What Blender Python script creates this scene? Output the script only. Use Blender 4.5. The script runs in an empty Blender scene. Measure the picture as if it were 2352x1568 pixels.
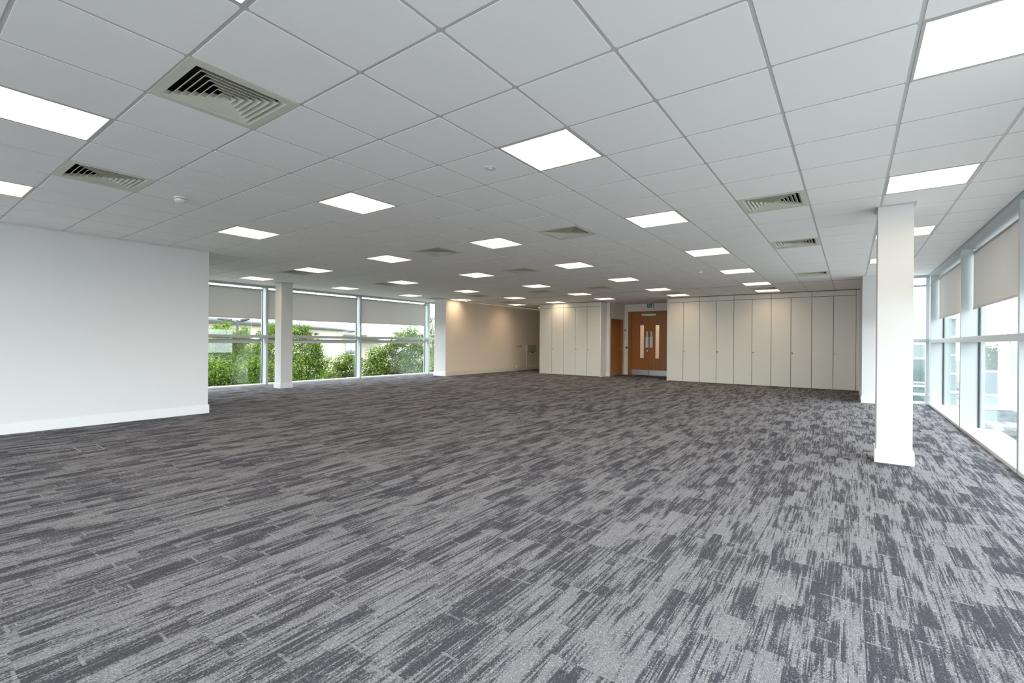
import bpy, bmesh, math, random
import numpy as np
from mathutils import Vector, Matrix

C = bpy.context.scene.collection
PI = math.pi
rnd = random.Random(7)

# ------------------------------------------------------------------ camera
CAM = Vector((2.155, -0.965, 1.229))
YAW, ROLL = 0.626, 0.0082
cd = bpy.data.cameras.new('camera')
cd.sensor_fit = 'HORIZONTAL'
cd.sensor_width = 36.0
cd.lens = 36.0 * 1076.0 / 2352.0
cd.clip_start = 0.02
cd.clip_end = 600
cam = bpy.data.objects.new('camera', cd)
_c, _s = math.cos(YAW), math.sin(YAW)
_r, _f, _u = Vector((_c, _s, 0)), Vector((-_s, _c, 0)), Vector((0, 0, 1))
_x = _r * math.cos(ROLL) + _u * math.sin(ROLL)
_y = -_r * math.sin(ROLL) + _u * math.cos(ROLL)
m = Matrix((_x, _y, -_f)).transposed().to_4x4()
m.translation = CAM
cam.matrix_world = m
C.objects.link(cam)
bpy.context.scene.camera = cam

# ------------------------------------------------------------------ sky, exposure
SKY = 7.9
PANEL = 11.5
w = bpy.data.worlds.new('overcast_sky')
bpy.context.scene.world = w
w.use_nodes = True
wn = w.node_tree
bg = wn.nodes['Background']
bg.inputs[0].default_value = (0.92, 0.965, 1.0, 1)
bg.inputs[1].default_value = SKY
vs = bpy.context.scene.view_settings
bpy.context.scene.display_settings.display_device = 'sRGB'
vs.view_transform = 'Standard'
vs.look = 'None'
vs.exposure = 0.06
vs.gamma = 1.0
vs.use_curve_mapping = False
cy = bpy.context.scene.cycles
cy.use_denoising = True
cy.max_bounces = 10
cy.diffuse_bounces = 6
cy.glossy_bounces = 4
cy.transparent_max_bounces = 24
cy.transmission_bounces = 6
cy.sample_clamp_indirect = 8.0
cy.caustics_reflective = False
cy.caustics_refractive = False

# ------------------------------------------------------------------ helpers
def mat(name, col, rough=0.6, metal=0.0, spec=0.5, noise=0.0, scale=40.0, bump=0.0):
    mt = bpy.data.materials.new(name)
    mt.use_nodes = True
    nt = mt.node_tree
    b = nt.nodes['Principled BSDF']
    b.inputs['Base Color'].default_value = (*col, 1)
    b.inputs['Roughness'].default_value = rough
    b.inputs['Metallic'].default_value = metal
    b.inputs['Specular IOR Level'].default_value = spec
    if noise or bump:
        tc = nt.nodes.new('ShaderNodeTexCoord')
        nz = nt.nodes.new('ShaderNodeTexNoise')
        nz.inputs['Scale'].default_value = scale
        nz.inputs['Detail'].default_value = 4
        nt.links.new(tc.outputs['Object'], nz.inputs['Vector'])
        if noise:
            mx = nt.nodes.new('ShaderNodeMix')
            mx.data_type = 'RGBA'
            mx.inputs[6].default_value = (*[c * (1 - noise) for c in col], 1)
            mx.inputs[7].default_value = (*[min(1, c * (1 + noise)) for c in col], 1)
            nt.links.new(nz.outputs['Fac'], mx.inputs[0])
            nt.links.new(mx.outputs[2], b.inputs['Base Color'])
        if bump:
            bp = nt.nodes.new('ShaderNodeBump')
            bp.inputs['Strength'].default_value = bump
            bp.inputs['Distance'].default_value = 0.003
            nt.links.new(nz.outputs['Fac'], bp.inputs['Height'])
            nt.links.new(bp.outputs['Normal'], b.inputs['Normal'])
    return mt


class MB:
    """collects shapes into one bmesh and links them as one mesh object"""
    def __init__(self):
        self.bm = bmesh.new()

    def box(self, x0, x1, y0, y1, z0, z1, bev=0.0):
        v = [self.bm.verts.new(p) for p in ((x0, y0, z0), (x1, y0, z0), (x1, y1, z0), (x0, y1, z0),
                                            (x0, y0, z1), (x1, y0, z1), (x1, y1, z1), (x0, y1, z1))]
        fs = [self.bm.faces.new([v[i] for i in q]) for q in
              ((0, 3, 2, 1), (4, 5, 6, 7), (0, 1, 5, 4), (1, 2, 6, 5), (2, 3, 7, 6), (3, 0, 4, 7))]
        if bev:
            es = list({e for f in fs for e in f.edges})
            bmesh.ops.bevel(self.bm, geom=es, offset=bev, segments=2, affect='EDGES', profile=0.5)
        return self

    def prism(self, pts, d0, d1, axis='y'):
        """closed outline pts (a, b) pushed along an axis from d0 to d1"""
        def P(a, b, d):
            return {'y': (a, d, b), 'x': (d, a, b), 'z': (a, b, d)}[axis]
        A = [self.bm.verts.new(P(a, b, d0)) for a, b in pts]
        B = [self.bm.verts.new(P(a, b, d1)) for a, b in pts]
        n = len(pts)
        self.bm.faces.new(A)
        self.bm.faces.new(B[::-1])
        for i in range(n):
            self.bm.faces.new((A[i], B[i], B[(i + 1) % n], A[(i + 1) % n]))
        return self

    def cyl(self, p0, p1, r0, r1=None, n=16):
        p0, p1 = Vector(p0), Vector(p1)
        r1 = r0 if r1 is None else r1
        d = (p1 - p0).normalized()
        a = d.orthogonal().normalized()
        b = d.cross(a)
        A, B = [], []
        for i in range(n):
            t = 2 * PI * i / n
            q = a * math.cos(t) + b * math.sin(t)
            A.append(self.bm.verts.new(p0 + q * r0))
            B.append(self.bm.verts.new(p1 + q * r1))
        self.bm.faces.new(A[::-1])
        self.bm.faces.new(B)
        for i in range(n):
            self.bm.faces.new((A[i], A[(i + 1) % n], B[(i + 1) % n], B[i]))
        return self

    def lathe(self, prof, n=24, centre=(0, 0, 0)):
        cx, cyy, cz = centre
        rings = []
        for r, z in prof:
            rings.append([self.bm.verts.new((cx + r * math.cos(2 * PI * i / n), cyy + r * math.sin(2 * PI * i / n), cz + z)) for i in range(n)])
        for a, b in zip(rings, rings[1:]):
            for i in range(n):
                self.bm.faces.new((a[i], a[(i + 1) % n], b[(i + 1) % n], b[i]))
        self.bm.faces.new(rings[0])
        self.bm.faces.new(rings[-1])
        return self

    def build(self, name, material, parent=None, loc=(0, 0, 0), rot=(0, 0, 0), smooth=False):
        bmesh.ops.recalc_face_normals(self.bm, faces=self.bm.faces)
        me = bpy.data.meshes.new(name)
        self.bm.to_mesh(me)
        self.bm.free()
        me.materials.append(material)
        if smooth:
            for p in me.polygons:
                p.use_smooth = True
            try:
                me.set_sharp_from_angle(angle=math.radians(40))
            except Exception:
                pass
        return link(name, me, parent, loc, rot)


def link(name, me, parent=None, loc=(0, 0, 0), rot=(0, 0, 0)):
    o = bpy.data.objects.new(name, me)
    C.objects.link(o)
    o.location = loc
    o.rotation_euler = rot
    if parent:
        o.parent = parent
    return o


def tag(o, label=None, cat=None, group=None, kind=None):
    if label: o['label'] = label
    if cat: o['category'] = cat
    if group: o['group'] = group
    if kind: o['kind'] = kind
    return o


def empty(name, loc=(0, 0, 0), rotz=0.0):
    o = bpy.data.objects.new(name, None)
    C.objects.link(o)
    o.location = loc
    o.rotation_euler = (0, 0, rotz)
    o.empty_display_size = 0.1
    return o


def children(o):
    return [c for c in bpy.data.objects if c.parent == o]


def copy_tree(o, parent=None):
    kids = list(o.children)
    c = o.copy()
    C.objects.link(c)
    c.parent = parent
    for k in kids:
        copy_tree(k, c)
    return c


# ------------------------------------------------------------------ materials
M = {}
M['wall'] = mat('white_paint', (0.72, 0.72, 0.715), 0.75, spec=0.25, noise=0.012, scale=3, bump=0.03)
M['magnolia'] = mat('warm_white_paint', (0.84, 0.71, 0.565), 0.75, spec=0.25, noise=0.015, scale=3, bump=0.03)
M['skirt'] = mat('white_gloss_skirting', (0.82, 0.82, 0.82), 0.35)
M['tile'] = mat('mineral_ceiling_tile', (0.90, 0.895, 0.875), 0.9, spec=0.1, noise=0.03, scale=220, bump=0.12)
M['tee'] = mat('shade_darkened_tee_metal', (0.54, 0.54, 0.53), 0.45)  # white metal darkened, shadow of the tile joints put into the colour
M['slab'] = mat('ceiling_void', (0.10, 0.10, 0.10), 0.9)
M['vent'] = mat('cream_powder_coat', (0.64, 0.635, 0.54), 0.5)
M['ventdark'] = mat('dark_plenum', (0.015, 0.015, 0.014), 0.9)
M['frame'] = mat('pale_grey_aluminium', (0.44, 0.475, 0.485), 0.38, noise=0.01, scale=20)
M['lightframe'] = mat('grey_panel_frame', (0.50, 0.50, 0.46), 0.5)
M['fabric'] = None
M['plastic'] = mat('white_plastic', (0.74, 0.76, 0.74), 0.4)
M['greyplastic'] = mat('grey_plastic', (0.44, 0.41, 0.35), 0.45)
M['dark'] = mat('black_plastic', (0.02, 0.02, 0.022), 0.4)
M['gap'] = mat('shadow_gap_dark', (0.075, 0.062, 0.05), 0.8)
M['cup'] = mat('off_white_laminate', (0.68, 0.645, 0.58), 0.42, noise=0.01, scale=6)
M['cupedge'] = mat('white_edge_panel', (0.80, 0.79, 0.76), 0.4)
M['chrome'] = mat('brushed_steel', (0.62, 0.63, 0.63), 0.28, metal=1.0, noise=0.05, scale=60)
M['white_metal'] = mat('white_coated_metal', (0.78, 0.78, 0.76), 0.4)
M['green'] = mat('sign_green', (0.0, 0.13, 0.075), 0.45)
M['blue'] = mat('sign_blue', (0.03, 0.12, 0.28), 0.45)
M['signwhite'] = mat('sign_white', (0.75, 0.85, 0.8), 0.45)
M['brass'] = mat('dull_brass', (0.22, 0.18, 0.11), 0.4, metal=0.6)
M['skirtwarm'] = mat('cream_gloss_skirting', (0.78, 0.69, 0.57), 0.4)
M['wallwarmlit'] = mat('warm_lit_white_paint', (0.76, 0.715, 0.655), 0.75, spec=0.25, noise=0.012, scale=3)  # same white paint, warm glow of the ceiling panels put into the colour
M['seal'] = mat('black_gasket', (0.012, 0.012, 0.013), 0.5)


def wood(name, a, b, rough=0.4):
    mt = bpy.data.materials.new(name)
    mt.use_nodes = True
    nt = mt.node_tree
    N, L = nt.nodes, nt.links
    bs = N['Principled BSDF']
    bs.inputs['Roughness'].default_value = rough
    tc = N.new('ShaderNodeTexCoord')
    mp = N.new('ShaderNodeMapping')
    mp.inputs['Scale'].default_value = (26, 26, 1.3)
    nz = N.new('ShaderNodeTexNoise')
    nz.inputs['Scale'].default_value = 2.0
    nz.inputs['Detail'].default_value = 6
    nz.inputs['Roughness'].default_value = 0.65
    rp = N.new('ShaderNodeValToRGB')
    rp.color_ramp.elements[0].position = 0.3
    rp.color_ramp.elements[0].color = (*a, 1)
    rp.color_ramp.elements[1].position = 0.7
    rp.color_ramp.elements[1].color = (*b, 1)
    L.new(tc.outputs['Object'], mp.inputs[0])
    L.new(mp.outputs[0], nz.inputs['Vector'])
    L.new(nz.outputs['Fac'], rp.inputs[0])
    L.new(rp.outputs[0], bs.inputs['Base Color'])
    return mt


M['wood'] = wood('oak_veneer', (0.31, 0.095, 0.012), (0.42, 0.148, 0.022))
M['woodframe'] = wood('oak_frame', (0.27, 0.083, 0.011), (0.36, 0.125, 0.018))


def glass_mat():
    mt = bpy.data.materials.new('clear_window_glass')
    mt.use_nodes = True
    nt = mt.node_tree
    N, L = nt.nodes, nt.links
    for n in list(N): N.remove(n)
    out = N.new('ShaderNodeOutputMaterial')
    tr = N.new('ShaderNodeBsdfTransparent')
    tr.inputs[0].default_value = (0.955, 0.985, 0.985, 1)
    gl = N.new('ShaderNodeBsdfGlossy')
    gl.inputs['Roughness'].default_value = 0.0
    gl.inputs[0].default_value = (0.95, 1.0, 0.99, 1)
    fr = N.new('ShaderNodeFresnel')
    ge = N.new('ShaderNodeNewGeometry')      # same reflectance on both faces of the thin pane
    ir = N.new('ShaderNodeMapRange')
    ir.inputs['To Min'].default_value = 1.5
    ir.inputs['To Max'].default_value = 1.0 / 1.5
    L.new(ge.outputs['Backfacing'], ir.inputs['Value'])
    L.new(ir.outputs[0], fr.inputs[0])
    mx = N.new('ShaderNodeMixShader')
    L.new(fr.outputs[0], mx.inputs[0])
    L.new(tr.outputs[0], mx.inputs[1])
    L.new(gl.outputs[0], mx.inputs[2])
    L.new(mx.outputs[0], out.inputs[0])
    return mt


M['glass'] = glass_mat()


def fabric_mat():
    mt = bpy.data.materials.new('grey_blind_fabric')
    mt.use_nodes = True
    nt = mt.node_tree
    N, L = nt.nodes, nt.links
    for n in list(N): N.remove(n)
    out = N.new('ShaderNodeOutputMaterial')
    df = N.new('ShaderNodeBsdfDiffuse')
    tl = N.new('ShaderNodeBsdfTranslucent')
    tc = N.new('ShaderNodeTexCoord')
    nz = N.new('ShaderNodeTexNoise')
    nz.inputs['Scale'].default_value = 350
    rp = N.new('ShaderNodeValToRGB')
    rp.color_ramp.elements[0].color = (0.50, 0.485, 0.465, 1)
    rp.color_ramp.elements[1].color = (0.60, 0.585, 0.56, 1)
    L.new(tc.outputs['Object'], nz.inputs['Vector'])
    L.new(nz.outputs['Fac'], rp.inputs[0])
    L.new(rp.outputs[0], df.inputs[0])
    tl.inputs[0].default_value = (0.56, 0.54, 0.52, 1)
    mx = N.new('ShaderNodeMixShader')
    mx.inputs[0].default_value = 0.44
    L.new(df.outputs[0], mx.inputs[1])
    L.new(tl.outputs[0], mx.inputs[2])
    L.new(mx.outputs[0], out.inputs[0])
    return mt


M['fabric'] = fabric_mat()


def emit_mat(name, col, strength):
    mt = bpy.data.materials.new(name)
    mt.use_nodes = True
    nt = mt.node_tree
    b = nt.nodes['Principled BSDF']
    b.inputs['Base Color'].default_value = (0.8, 0.8, 0.8, 1)
    b.inputs['Emission Color'].default_value = (*col, 1)
    b.inputs['Emission Strength'].default_value = strength
    return mt


def panel_mat():
    """prismatic LED diffuser: strongest straight down, weaker sideways"""
    mt = emit_mat('lit_led_diffuser', (1.0, 0.80, 0.57), PANEL)
    nt = mt.node_tree
    N, L = nt.nodes, nt.links
    ge = N.new('ShaderNodeNewGeometry')
    dt = N.new('ShaderNodeVectorMath')
    dt.operation = 'DOT_PRODUCT'
    L.new(ge.outputs['Incoming'], dt.inputs[0])
    L.new(ge.outputs['Normal'], dt.inputs[1])
    pw = N.new('ShaderNodeMath')
    pw.operation = 'POWER'
    L.new(dt.outputs['Value'], pw.inputs[0])
    pw.inputs[1].default_value = 1.6
    ma = N.new('ShaderNodeMath')
    ma.operation = 'MULTIPLY_ADD'
    L.new(pw.outputs[0], ma.inputs[0])
    ma.inputs[1].default_value = PANEL
    ma.inputs[2].default_value = 2.2
    L.new(ma.outputs[0], N['Principled BSDF'].inputs['Emission Strength'])
    return mt


M['panel'] = panel_mat()
M['lamp'] = emit_mat('lit_downlight', (1.0, 0.88, 0.72), 7.0)


def carpet_mat():
    """grey tufted carpet planks: streaks along y, cut off where a plank ends"""
    mt = bpy.data.materials.new('streaked_grey_carpet')
    mt.use_nodes = True
    nt = mt.node_tree
    N, L = nt.nodes, nt.links
    bs = N['Principled BSDF']
    bs.inputs['Roughness'].default_value = 0.95
    bs.inputs['Specular IOR Level'].default_value = 0.0
    tc = N.new('ShaderNodeTexCoord')
    sp = N.new('ShaderNodeSeparateXYZ')
    L.new(tc.outputs['Object'], sp.inputs[0])

    def mth(op, a, b=None, c=None):
        n = N.new('ShaderNodeMath')
        n.operation = op
        for i, v in enumerate((a, b, c)):
            if v is None: continue
            if isinstance(v, (int, float)): n.inputs[i].default_value = v
            else: L.new(v, n.inputs[i])
        return n.outputs[0]

    def comb(a, b, c=0.0):
        n = N.new('ShaderNodeCombineXYZ')
        for i, v in enumerate((a, b, c)):
            if isinstance(v, (int, float)): n.inputs[i].default_value = v
            else: L.new(v, n.inputs[i])
        return n.outputs[0]

    def wnoise(vec):
        n = N.new('ShaderNodeTexWhiteNoise')
        n.noise_dimensions = '3D'
        L.new(vec, n.inputs['Vector'])
        return n.outputs['Value']

    def noise(vec, detail=2.0, rough=0.5):
        n = N.new('ShaderNodeTexNoise')
        n.inputs['Scale'].default_value = 1.0
        n.inputs['Detail'].default_value = detail
        n.inputs['Roughness'].default_value = rough
        L.new(vec, n.inputs['Vector'])
        return n.outputs['Fac']

    X, Y = sp.outputs[0], sp.outputs[1]

    def cells(wx, wy, seed):
        col = mth('FLOOR', mth('DIVIDE', X, wx))
        off = wnoise(comb(col, seed, 1.0))
        yy = mth('ADD', mth('DIVIDE', Y, wy), off)
        row = mth('FLOOR', yy)
        fr = mth('FRACT', yy)
        r = wnoise(comb(col, row, seed))
        return col, row, fr, r

    # plank shifts
    c1, r1, f1, k1 = cells(0.085, 0.42, 3.0)
    c2, r2, f2, k2 = cells(0.5, 0.5, 11.0)
    yq = mth('DIVIDE', mth('FLOOR', mth('MULTIPLY', Y, 90.0)), 90.0)
    xq = mth('DIVIDE', mth('FLOOR', mth('MULTIPLY', X, 190.0)), 190.0)
    sh = mth('MULTIPLY', k2, 53.0)
    # broad patches
    big = noise(comb(mth('MULTIPLY', xq, 13.0), mth('MULTIPLY', yq, 2.8), sh), 2.0, 0.55)
    # medium streaks
    med = noise(comb(mth('MULTIPLY', xq, 45.0), mth('MULTIPLY', yq, 3.0), mth('ADD', sh, 7.0)), 3.0, 0.6)
    # single yarn rows
    fin = noise(comb(mth('MULTIPLY', xq, 120.0), mth('MULTIPLY', yq, 2.6), mth('ADD', sh, 3.0)), 2.0, 0.6)
    blk = mth('MULTIPLY', mth('SUBTRACT', k1, 0.5), 0.27)
    v = mth('ADD', mth('MULTIPLY', mth('SUBTRACT', big, 0.5), 0.70), mth('MULTIPLY', mth('SUBTRACT', med, 0.5), 0.68))
    v = mth('ADD', v, mth('MULTIPLY', mth('SUBTRACT', fin, 0.5), 1.05))
    v = mth('ADD', v, blk)
    # pale line where a plank ends, only where its plank is dark
    edge = mth('MULTIPLY', mth('LESS_THAN', f1, 0.028), mth('LESS_THAN', k1, 0.5))
    v = mth('ADD', v, mth('MULTIPLY', edge, 0.22))
    g = wnoise(comb(mth('FLOOR', mth('MULTIPLY', X, 260.0)), mth('FLOOR', mth('MULTIPLY', Y, 200.0)), 0.0))
    v = mth('ADD', v, mth('MULTIPLY', mth('SUBTRACT', g, 0.5), 0.15))
    ramp = N.new('ShaderNodeMapRange')
    ramp.interpolation_type = 'SMOOTHSTEP'
    ramp.inputs['From Min'].default_value = -0.13
    ramp.inputs['From Max'].default_value = 0.13
    L.new(v, ramp.inputs['Value'])
    mx = N.new('ShaderNodeMix')
    mx.data_type = 'RGBA'
    mx.inputs[6].default_value = (0.076, 0.075, 0.088, 1)
    mx.inputs[7].default_value = (0.235, 0.232, 0.248, 1)
    L.new(ramp.outputs[0], mx.inputs[0])
    # tuft grain
    g2 = mth('ADD', 0.80, mth('MULTIPLY', g, 0.40))
    row_ = mth('ABSOLUTE', mth('SINE', mth('MULTIPLY', X, 190.0 * PI)))
    g3 = mth('MULTIPLY', g2, mth('ADD', 0.84, mth('MULTIPLY', row_, 0.22)))
    fl = mth('MULTIPLY', mth('GREATER_THAN', g, 0.93), 0.40)
    g4 = mth('ADD', g3, fl)
    mu = N.new('ShaderNodeMix')
    mu.data_type = 'RGBA'
    mu.blend_type = 'MULTIPLY'
    mu.inputs[0].default_value = 1.0
    L.new(mx.outputs[2], mu.inputs[6])
    L.new(comb(g4, g4, g4), mu.inputs[7])
    L.new(mu.outputs[2], bs.inputs['Base Color'])
    bp = N.new('ShaderNodeBump')
    bp.inputs['Strength'].default_value = 0.25
    bp.inputs['Distance'].default_value = 0.003
    L.new(g3, bp.inputs['Height'])
    L.new(bp.outputs[0], bs.inputs['Normal'])
    return mt


M['carpet'] = carpet_mat()


def leaf_mat(name, a, b, trans):
    mt = bpy.data.materials.new(name)
    mt.use_nodes = True
    nt = mt.node_tree
    N, L = nt.nodes, nt.links
    for n in list(N): N.remove(n)
    out = N.new('ShaderNodeOutputMaterial')
    ge = N.new('ShaderNodeNewGeometry')
    rp = N.new('ShaderNodeValToRGB')
    rp.color_ramp.elements[0].color = (*a, 1)
    rp.color_ramp.elements[1].color = (*b, 1)
    L.new(ge.outputs['Random Per Island'], rp.inputs[0])
    df = N.new('ShaderNodeBsdfDiffuse')
    tl = N.new('ShaderNodeBsdfTranslucent')
    mx = N.new('ShaderNodeMixShader')
    mx.inputs[0].default_value = trans
    L.new(rp.outputs[0], df.inputs[0])
    L.new(rp.outputs[0], tl.inputs[0])
    L.new(df.outputs[0], mx.inputs[1])
    L.new(tl.outputs[0], mx.inputs[2])
    L.new(mx.outputs[0], out.inputs[0])
    return mt


M['leaf1'] = leaf_mat('mid_green_leaves', (0.028, 0.062, 0.008), (0.17, 0.25, 0.040), 0.3)
M['leaf2'] = leaf_mat('fresh_green_leaves', (0.045, 0.085, 0.010), (0.18, 0.25, 0.045), 0.3)
M['leaf3'] = leaf_mat('dull_green_leaves', (0.04, 0.065, 0.025), (0.12, 0.16, 0.06), 0.3)
M['bark'] = mat('grey_brown_bark', (0.10, 0.08, 0.06), 0.9, noise=0.3, scale=9)

# ------------------------------------------------------------------ sizes of the room
HC = 2.675
XL, YLE = -6.5, 2.39          # near white wall and its end
XWL, XGL = -10.55, -10.75     # left windows: inner edge, glass
XWR, XGR = 3.455, 3.655       # right windows: inner edge, glass
YEND = 11.9                   # glazed end of both bays
YB = -4.9                     # behind the camera
XB = -9.3                     # warm wall
YP = 10.93                    # white pier
YC1, YC2 = 14.2, 14.25        # cupboard fronts
YD = 16.1                     # double doors
XS = -4.87                    # wall with the side door
YF = 17.6
XA = 2.35                     # wall end right of the long cupboards


def struct(name, mb, mt, label, cat, loc=(0, 0, 0)):
    o = mb.build(name, mt, None, loc)
    return tag(o, label, cat, None, 'structure')


# floor and ceiling
fl = MB()
for q in ((XB - 0.2, XA + 0.3, YB - 0.1, YF + 0.1), (XGL - 0.05, XB - 0.2, YB - 0.1, YEND + 0.12), (XA + 0.3, XGR + 0.05, YB - 0.1, YEND + 0.12)):
    fl.box(*q, -0.3, 0.0)
struct('floor', fl, M['carpet'], 'grey streaked carpet covering the whole office floor', 'floor')

slab = MB()
for q in ((XB - 0.2, XA + 0.3, YB - 0.2, YF + 0.2), (XGL - 0.1, XB - 0.2, YB - 0.2, YEND + 0.14), (XA + 0.3, XGR + 0.1, YB - 0.2, YEND + 0.14)):
    slab.box(*q, HC + 0.16, HC + 0.4)
# bulkhead closing the void above the window heads
slab.box(XGL - 0.1, XGL - 0.05, YB, YEND + 0.12, HC, HC + 0.16).box(XGR + 0.05, XGR + 0.1, YB, YEND + 0.12, HC, HC + 0.16)
slab.box(XA + 0.3, XGR + 0.1, YEND + 0.09, YEND + 0.14, HC, HC + 0.16).box(XGL - 0.1, XB - 0.2, YEND + 0.09, YEND + 0.14, HC, HC + 0.16)
ceiling = struct('ceiling', slab, M['slab'], 'suspended ceiling of pale square tiles in a white grid', 'ceiling')

# walls
struct('wall_left', MB().box(XL - 0.12, XL, YB, YLE, 0, HC), M['wall'], 'plain white wall projecting from the left edge', 'wall')
struct('wall_left_return', MB().box(XGL - 0.1, XL - 0.12, YLE - 0.12, YLE, 0, HC), M['wall'], 'hidden return of the plain white left wall', 'wall')
struct('wall_warm', MB().box(XB - 0.15, XB, YP + 0.02, YF, 0, HC), M['magnolia'], 'warm cream wall behind the shorter cupboards', 'wall')
struct('wall_far', MB().box(XB - 0.15, XS - 0.1, YF, YF + 0.12, 0, HC), M['magnolia'], 'far end wall hidden behind the shorter cupboards', 'wall')
# pier between left windows and warm wall
pier = MB()
pier.box(-9.86, XB, YP, YP + 0.02, 0, HC).box(-9.86, XB - 0.15, YP + 0.02, YP + 1.05, 0, HC)
struct('wall_pier', pier, M['wall'], 'white pier standing between left windows and warm cream wall', 'wall')
# side wall (with opening for the side door) and door wall
sw = MB()
SY0, SY1, SZ = 14.84, 15.86, 2.07
sw.box(XS - 0.12, XS, 14.77, SY0, 0, HC).box(XS - 0.12, XS, SY1, YD, 0, HC).box(XS - 0.12, XS, SY0, SY1, SZ, HC)
sw.box(XS - 0.12, XS, YD, YF, 0, HC)
struct('wall_side', sw, M['wallwarmlit'], 'narrow wall holding the single wooden side door', 'wall')
struct('wall_nib', MB().box(-4.985, XS, 14.74, 14.77, 0, HC), M['wallwarmlit'], 'narrow white nib beside the shorter cupboards', 'wall')
DX0, DX1, DZ = -4.70, -3.12, 2.385
dw = MB()
dw.box(XS, DX0, YD, YD + 0.15, 0, HC).box(DX1, XA + 0.3, YD, YD + 0.15, 0, HC).box(DX0, DX1, YD, YD + 0.15, DZ, HC)
struct('wall_door', dw, M['wallwarmlit'], 'white wall around the wooden double doors', 'wall')
struct('wall_right_end', MB().box(XA, XA + 0.3, 11.33, YD, 0, HC), M['wall'], 'white wall end right of the long cupboard run', 'wall')


def skirting(name, x0, x1, y0, y1, label, h=0.14, mt='skirt'):
    b = MB().box(x0, x1, y0, y1, 0, h, 0.004)
    return struct(name, b, M[mt], label, 'baseboard')


T = 0.016
skirting('baseboard_left', XL, XL + T, YB, YLE + T, 'white skirting along the plain left wall')
skirting('baseboard_left_end', XL - 0.12, XL, YLE, YLE + T, 'white skirting on the end of the left wall')
skirting('baseboard_pier', -9.86 - T, XB + T, YP - T, YP, 'white skirting on the front of the white pier', 0.16)
skirting('baseboard_warm', XB, XB + T + 0.004, YP, YF, 'cream skirting along the warm cream wall', 0.165, 'skirtwarm')
skirting('baseboard_nib', -4.985, XS + T, 14.74 - T, 14.74, 'white skirting on the nib beside the side door')
skirting('baseboard_door', XS + 0.02, DX0 - 0.005, YD - T, YD, 'white skirting left of the double doors')
skirting('baseboard_right_end', XA - T, XA + 0.3 + T, 11.33 - T, 11.33, 'white skirting on the wall end beside long cupboards')
skirting('baseboard_right_inner', XA - T, XA, 11.33, YC1, 'white skirting beside the right end of long cupboards')

# ------------------------------------------------------------------ ceiling tiles and grid
LIGHTS = {}
for j in (-5, -1, 3, 7, 11, 15):
    for i in (-1, 3, 7, 11, 15, 19, 22):
        LIGHTS[(i, j)] = None
for k in ((-1, -5), (19, -5), (22, -5), (-1, 11), (3, 11), (22, 11), (-1, 15), (3, 15), (19, 15), (22, 15)):
    LIGHTS.pop(k)
VENTS = [(0, 1), (7, 1), (0, 5), (7, 5), (11, 5), (17, 5), (7, -3), (11, -3), (17, -3), (7, 12), (11, 12), (17, 12),
         (17, 8), (17, 15), (21, 3), (21, -1), (21, 13)]
FREE_LIGHTS = [(-8.95, 11.32), (-6.62, 13.90), (-8.52, 14.10)]   # moved off the grid at the far walls


def inside(x0, x1, y0, y1):
    """tile footprint clipped to the room; None when it lies outside"""
    x0, x1 = max(x0, XWL), min(x1, XWR)
    y0, y1 = max(y0, YB), min(y1, YF)
    if y1 <= YLE + 0.01 or y0 < YLE - 0.3:
        x0 = max(x0, XL)
    if (y0 + y1) / 2 > YP + 0.2:
        x0 = max(x0, XB)
    if y0 > YEND - 0.3:
        x1 = min(x1, XA + 0.1)
    elif y1 > YEND:
        y1 = YEND
    if x1 - x0 < 0.05 or y1 - y0 < 0.05:
        return None
    return x0, x1, y0, y1


TEE = 0.0115       # half the recess between tiles
DROP = 0.0032


def tile_rings(x0, x1, y0, y1):
    """tegular tile: chamfered corners, bevelled drop below the grid"""
    def octo(a, c, z):
        X0, X1, Y0, Y1 = x0 + a, x1 - a, y0 + a, y1 - a
        return [(X0 + c, Y0, z), (X1 - c, Y0, z), (X1, Y0 + c, z), (X1, Y1 - c, z), (X1 - c, Y1, z), (X0 + c, Y1, z), (X0, Y1 - c, z), (X0, Y0 + c, z)]
    return octo(TEE - 0.002, 0.010, 0.012), octo(TEE - 0.002, 0.010, -DROP + 0.0006), octo(TEE - 0.001, 0.010, -DROP)


def tile_geom(x0, x1, y0, y1):
    A, B, D = tile_rings(x0, x1, y0, y1)
    vs_ = A + B + D
    fs = [tuple(range(16, 24))]
    for a in (0, 8):
        for q in range(8):
            fs.append((a + q, a + 8 + q, a + 8 + (q + 1) % 8, a + (q + 1) % 8))
    return vs_, fs


def mesh_from(name, vs_, fs, mt):
    me = bpy.data.meshes.new(name)
    me.from_pydata(vs_, [], fs)
    me.materials.append(mt)
    bm = bmesh.new()
    bm.from_mesh(me)
    bmesh.ops.recalc_face_normals(bm, faces=bm.faces)
    bm.to_mesh(me)
    bm.free()
    return me


def down(me):
    """make an open shell face the room"""
    for p in me.polygons:
        pass
    return me


free_boxes = [(x - 0.3, x + 0.3, y - 0.3, y + 0.3) for x, y in FREE_LIGHTS]


def hits_free(x0, x1, y0, y1):
    return any(x0 < b[1] - 0.01 and x1 > b[0] + 0.01 and y0 < b[3] - 0.01 and y1 > b[2] + 0.01 for b in free_boxes)


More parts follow.
